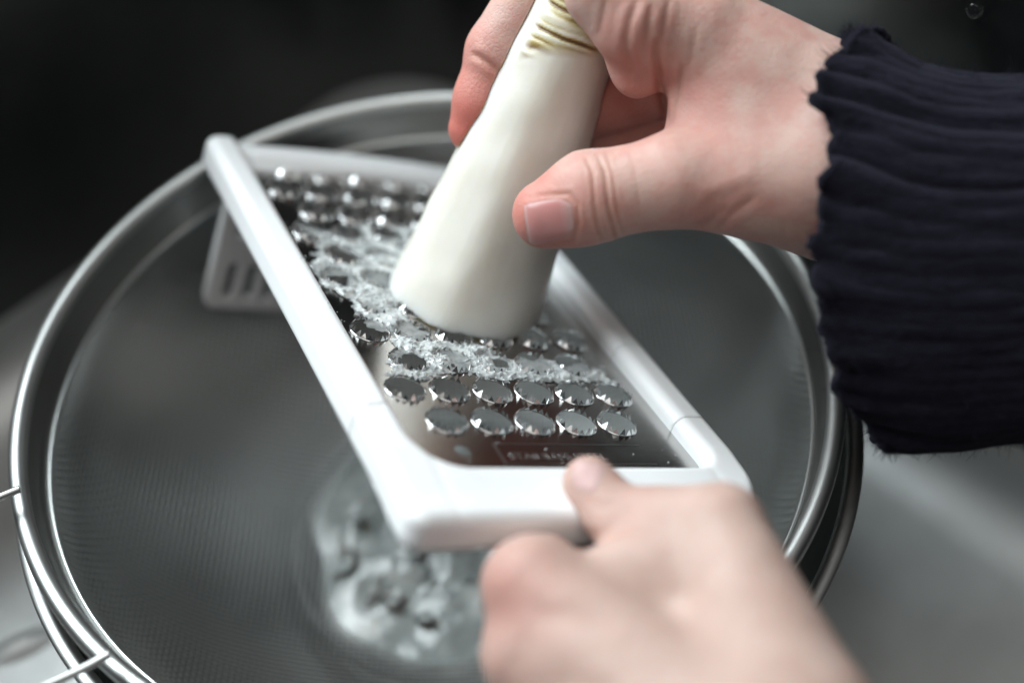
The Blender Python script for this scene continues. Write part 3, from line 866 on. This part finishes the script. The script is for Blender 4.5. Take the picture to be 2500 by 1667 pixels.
# nail: a curved sheet with thickness laid on the front of the distal thumb
def nail(parent, org, fn, corners, depth, mat, nu=26, nv=20, lift=.02, dome=.0):
    (tl, tr_, br, bl_) = [np.array(c, float) for c in corners]      # tl,tr: upper edge from tip to root
    V, F, al_ = [], [], []
    U = np.linspace(0, 1, nu); W_ = np.linspace(0, 1, nv)
    pts = []
    for u in U:
        for w_ in W_:
            # rounded outline
            ww = .5 + (w_ - .5) * (1 - .50 * max(0, (u - .60) / .40) ** 2.3 - .16 * max(0, (.14 - u) / .14) ** 2)
            a = tl + (tr_ - tl) * u; b = bl_ + (br - bl_) * u
            q = a + (b - a) * ww
            pts.append(q); al_.append(u)
    pts = np.array(pts)
    d = np.full(len(pts), depth - 1.6)
    for _ in range(60):
        X = np.stack([(pts[:, 0] - 1250) / FPX * d, (pts[:, 1] - 833.5) / FPX * d, d], 1)
        d = np.clip(d + np.clip(fn(X) * .7, -.3, .3), depth - 2, depth + .7)
    X = np.stack([(pts[:, 0] - 1250) / FPX * d, (pts[:, 1] - 833.5) / FPX * d, d], 1)
    e = .02; N = np.stack([fn(X + np.eye(3)[i] * e) - fn(X - np.eye(3)[i] * e) for i in range(3)], 1); N /= np.linalg.norm(N, axis=1)[:, None]
    X = X - N * np.clip(fn(X), -.4, .4)[:, None]
    uu = np.repeat(U, nv); wv = np.tile(W_, nu)
    edge = np.minimum(np.minimum(wv, 1 - wv) * 6, np.minimum(uu * 5 + .35, (1 - uu) * 6)); edge = np.clip(edge, 0, 1)
    top = X + N * ((edge ** .5) * (lift + .012) - .012)[:, None]
    bot = X - N * .05
    k_ = nu * nv
    i, j = np.meshgrid(np.arange(nu - 1), np.arange(nv - 1), indexing='ij'); i = i.ravel(); j = j.ravel()
    q = np.stack([i * nv + j, (i + 1) * nv + j, (i + 1) * nv + j + 1, i * nv + j + 1], 1)
    rim_ = [(a, 0) for a in range(nu)] + [(nu - 1, b) for b in range(1, nv)] + [(a, nv - 1) for a in range(nu - 2, -1, -1)] + [(0, b) for b in range(nv - 2, 0, -1)]
    r_ = [a * nv + b for a, b in rim_]
    sq = np.array([[r_[s_], r_[(s_ + 1) % len(r_)], r_[(s_ + 1) % len(r_)] + k_, r_[s_] + k_] for s_ in range(len(r_))])
    Fq = np.concatenate([q, q[:, ::-1] + k_, sq])
    return mesh('thumb_nail', cam2world(np.concatenate([top, bot])), Fq, mat, parent, origin=org, attrs={'along': np.tile(uu, 2)})
nail(hr, org, hand_r, [(1276, 490), (1398, 478), (1410, 578), (1292, 608)], 28.9, M['nail'])

# sleeve
t = NT('navy_knit')
t.set(Roughness=.9, Specular_IOR_Level=.1, Sheen_Weight=.10, Sheen_Roughness=.5)
t.b.inputs['Sheen Tint'].default_value = (.55, .55, .75, 1)
kn = t.noise(t.coord(scale=(1, 3, 1)), 420, 6, .75)
t.l(t.ramp(kn, [(.3, (.003, .0029, .0055)), (.7, (.012, .0112, .021))]), t.b.inputs['Base Color'])
t.l(t.bump(kn, .8, .0012), t.b.inputs['Normal'])
M['knit'] = t.m
nx, nc = 150, 520
SV = np.zeros((nx, nc, 3)); aa = np.linspace(0, 2 * np.pi, nc, endpoint=False)
cs = np.stack([np.cos(aa), np.sin(aa), aa * 0], 1)
rag = (vnoise(cs, 2.6) - .5) * .45 + (vnoise(cs, 6.5) - .5) * .50 + (vnoise(cs, 13.0) - .5) * .2 + (vnoise(cs + 9, 24.0) - .5) * .12
frl = (vnoise(cs + 20, 4.0) - .5) * .40 + (vnoise(cs + 20, 8.0) - .5) * .45 + .05 * np.sin(aa * 37)
for i in range(nx):
    s_ = (i / (nx - 1)) ** 1.3; dx = s_ * 6.2
    x = 2050 + dx * 126
    # upper and lower outline of the sleeve in the picture, and its depth
    yt_ = np.interp(x, [2040, 2100, 2180, 2260, 2350, 2450, 2800], [90, 108, 140, 178, 200, 210, 225])
    yb_ = np.interp(x, [2040, 2110, 2200, 2350, 2500, 2800], [1070, 1080, 1082, 1070, 1052, 1030])
    dp = 29.3 - .4 * s_
    c = P(x, (yt_ + yb_) / 2, dp); ry = (yb_ - yt_) / 2 / FPX * dp; rz = 2.55
    fold = .055 * np.exp(-((aa - 5.42) / .05) ** 2) + .04 * np.exp(-((aa - 5.05) / .04) ** 2)
    rib = .026 * np.abs(np.sin(aa * 36 + 1.5 * vnoise(cs + 40, 3.0))) ** .6 + .05 * (vnoise(cs + 50, 6.0) - .5) * (1 - .4 * s_) - fold * 1.6
    fr = math.exp(-(s_ * 7.5) ** 1.3)
    y = c[1] - (ry + rib + fr * frl * .9) * np.cos(aa)
    z = c[2] + (rz + rib + fr * frl * .6) * np.sign(np.sin(aa)) * np.abs(np.sin(aa)) ** .55
    # hem line as seen from the front; the far half of the opening lies further up the arm
    yp = y / z * FPX + 833.5
    hx_ = np.interp(yp, [90, 118, 150, 230, 300, 400, 500, 620, 700, 780, 920, 1000, 1060, 1095, 1140], [2085, 2062, 2040, 2028, 2036, 2008, 2002, 1996, 2004, 2016, 2066, 2096, 2136, 2190, 2230])
    X0 = (hx_ - 1250) / FPX * z + np.clip(np.sin(aa), 0, 1) * .9
    SV[i, :, 0] = X0 + dx + fr * rag * .9 + .05 * fr * np.sin(aa * 43)
    SV[i, :, 1] = y; SV[i, :, 2] = z
SV = SV.reshape(-1, 3)
SVs = SV * np.array([.9, 4.0, 4.0])
SV += (np.stack([vnoise(SVs), vnoise(SVs + 30), vnoise(SVs + 60)], 1) - .5) * .09
i, j = np.meshgrid(np.arange(nx - 1), np.arange(nc), indexing='ij'); i = i.ravel(); j = j.ravel()
SF = np.stack([i * nc + j, i * nc + (j + 1) % nc, (i + 1) * nc + (j + 1) % nc, (i + 1) * nc + j], 1)
sl = mesh('sleeve', cam2world(SV), SF, M['knit'], hr, origin=org)
sl['label'] = 'dark navy ribbed knit cuff with frayed ruffled edge'
md_ = sl.modifiers.new('thickness', 'SOLIDIFY'); md_.thickness = .0022; md_.offset = 0
# the hem curls over: a lumpy rolled edge of yarn
hem = SV[:nc].copy(); hem = np.vstack([hem[::2], hem[:1]])
rad = .075 + .07 * vnoise(hem, 3.5) + .05 * (vnoise(hem, 9.0) - .5)
v1, f1 = tube(hem + (np.stack([vnoise(hem + 5, 7.0), vnoise(hem + 15, 7.0), vnoise(hem + 25, 7.0)], 1) - .5) * .16, rad, 9)
mesh('rolled_hem', cam2world(v1), f1, M['knit'], sl, origin=org)
# fuzz: short curled fibres
fz = []
pick = np.concatenate([rng.integers(0, nc * 12, 6500), rng.integers(0, nx * nc, 16000)])
for k_ in pick:
    p0 = SV[k_]; a = aa[k_ % nc]
    nrm = np.array([0, -math.cos(a), math.sin(a)]) + rng.normal(0, .5, 3); nrm /= np.linalg.norm(nrm)
    if k_ < nc * 14: nrm = nrm + np.array([-.7 * rng.random(), 0, 0])
    L = rng.uniform(.05, .20) * (1.5 if rng.random() < .06 else 1); side = rng.normal(0, .6, 3)
    pts = [p0 + nrm * L * s_ + side * L * s_ * s_ for s_ in (0, .35, .7, 1)]
    wd = np.cross(nrm, side); wd /= np.linalg.norm(wd) + 1e-9; wd *= .008
    fz.append((np.array([q_ + sgn * wd * (1 - .7 * n_i / 3) for n_i, q_ in enumerate(pts) for sgn in (-1, 1)]), np.array([[0, 1, 3, 2], [2, 3, 5, 4], [4, 5, 7, 6]])))
v1, f1 = join(fz)
fo = mesh('wool_fuzz', cam2world(v1), f1, M['knit'], sl, origin=org); fo['kind'] = 'stuff'
# curl of yarn standing up at the cuff
cu = spline([P(2098, 150, 28.4), P(2108, 92, 28.4), P(2130, 72, 28.4), P(2156, 82, 28.5), P(2170, 108, 28.6), P(2166, 150, 28.8)], 26)
cu = cu + (vnoise(np.stack([cu[:, 0] * 9, cu[:, 1] * 9, cu[:, 2]], 1))[:, None] - .5) * .05
v1, f1 = tube(cu, .085 * (1 + .25 * np.sin(np.arange(26) * 1.9)), 8)
mesh('loose_yarn', cam2world(v1), f1, M['knit'], sl, origin=org)

# -------- left hand on the handle (close to the lens, out of focus)
def hand_l(p):
    wr_ = P(1870, 1970, 22.6)
    d = cone(p, P(2050, 2300, 21.6), wr_, 2.4, 2.25)
    d = smin(d, cone(p, wr_, P(1300, 1428, 24.6), 1.9, .80), .6)
    d = smin(d, cone(p, wr_, P(1305, 1595, 24.4), 1.9, .86), .5)
    d = smin(d, cone(p, wr_, P(1330, 1780, 24.4), 1.9, .86), .5)
    d = smin(d, cone(p, P(1900, 1740, 23.2), P(1760, 1285, 25.0), 1.5, .76), .6)
    d = smin(d, cone(p, P(1760, 1285, 25.0), P(1510, 1262, 25.9), .72, .58), .25)
    d = smin(d, cone(p, P(1510, 1262, 25.9), P(1440, 1176, 26.3), .60, .50), .16)
    d = smin(d, ell(p, P(1620, 1420, 24.9), (1.6, .95, .8)), .5)
    for a, b, c, q in ((P(1300, 1428, 24.7), P(1330, 1370, 27.0), P(1500, 1330, 28.6), P(1640, 1300, 28.9)),
                       (P(1305, 1595, 24.5), P(1290, 1540, 27.3), P(1480, 1470, 29.2), P(1620, 1430, 29.6)),
                       (P(1330, 1780, 24.5), P(1310, 1700, 27.3), P(1480, 1600, 29.2), P(1640, 1540, 29.8))):
        f_ = smin(smin(cone(p, a, b, .80, .72), cone(p, b, c, .72, .62), .15), cone(p, c, q, .62, .52), .15)
        d = smin(d, f_, .40)
    return d
creases_l = [([(1290, 1505), (1400, 1500), (1520, 1530)], 34, .06, .10), ([(1290, 1690), (1400, 1670), (1520, 1700)], 34, .05, .10), ([(1440, 1215), (1470, 1235), (1510, 1225)], 9, .03, .2), ([(1390, 1300), (1470, 1310), (1560, 1290)], 14, .05, .25)]
blush_l = [(P(1235, 1450, 24), 1.0, .8), (P(1230, 1620, 24), .9, .4), (P(1440, 1190, 26), .7, .35), (P(1560, 1280, 25.5), .8, .35), (P(1280, 1540, 24), .7, .25)]
hl, orgl = finish_hand('hand', hand_l, (-1.2, 1.5, 19.5), (7.2, 9.6, 30.6), .085, M['skin2'], creases_l, blush_l)
setp(hl, 'left hand out of focus holding the grater handle with the thumb on top', 'hand')
t = NT('pale_nail'); t.set(Base_Color=(.58, .39, .375, 1), Roughness=.5, Specular_IOR_Level=.3, Subsurface_Weight=.3, Subsurface_Scale=.002)
M['nail2'] = t.m
nail(hl, orgl, hand_l, [(1400, 1124), (1394, 1196), (1456, 1206), (1478, 1134)], 26.3, M['nail2'])
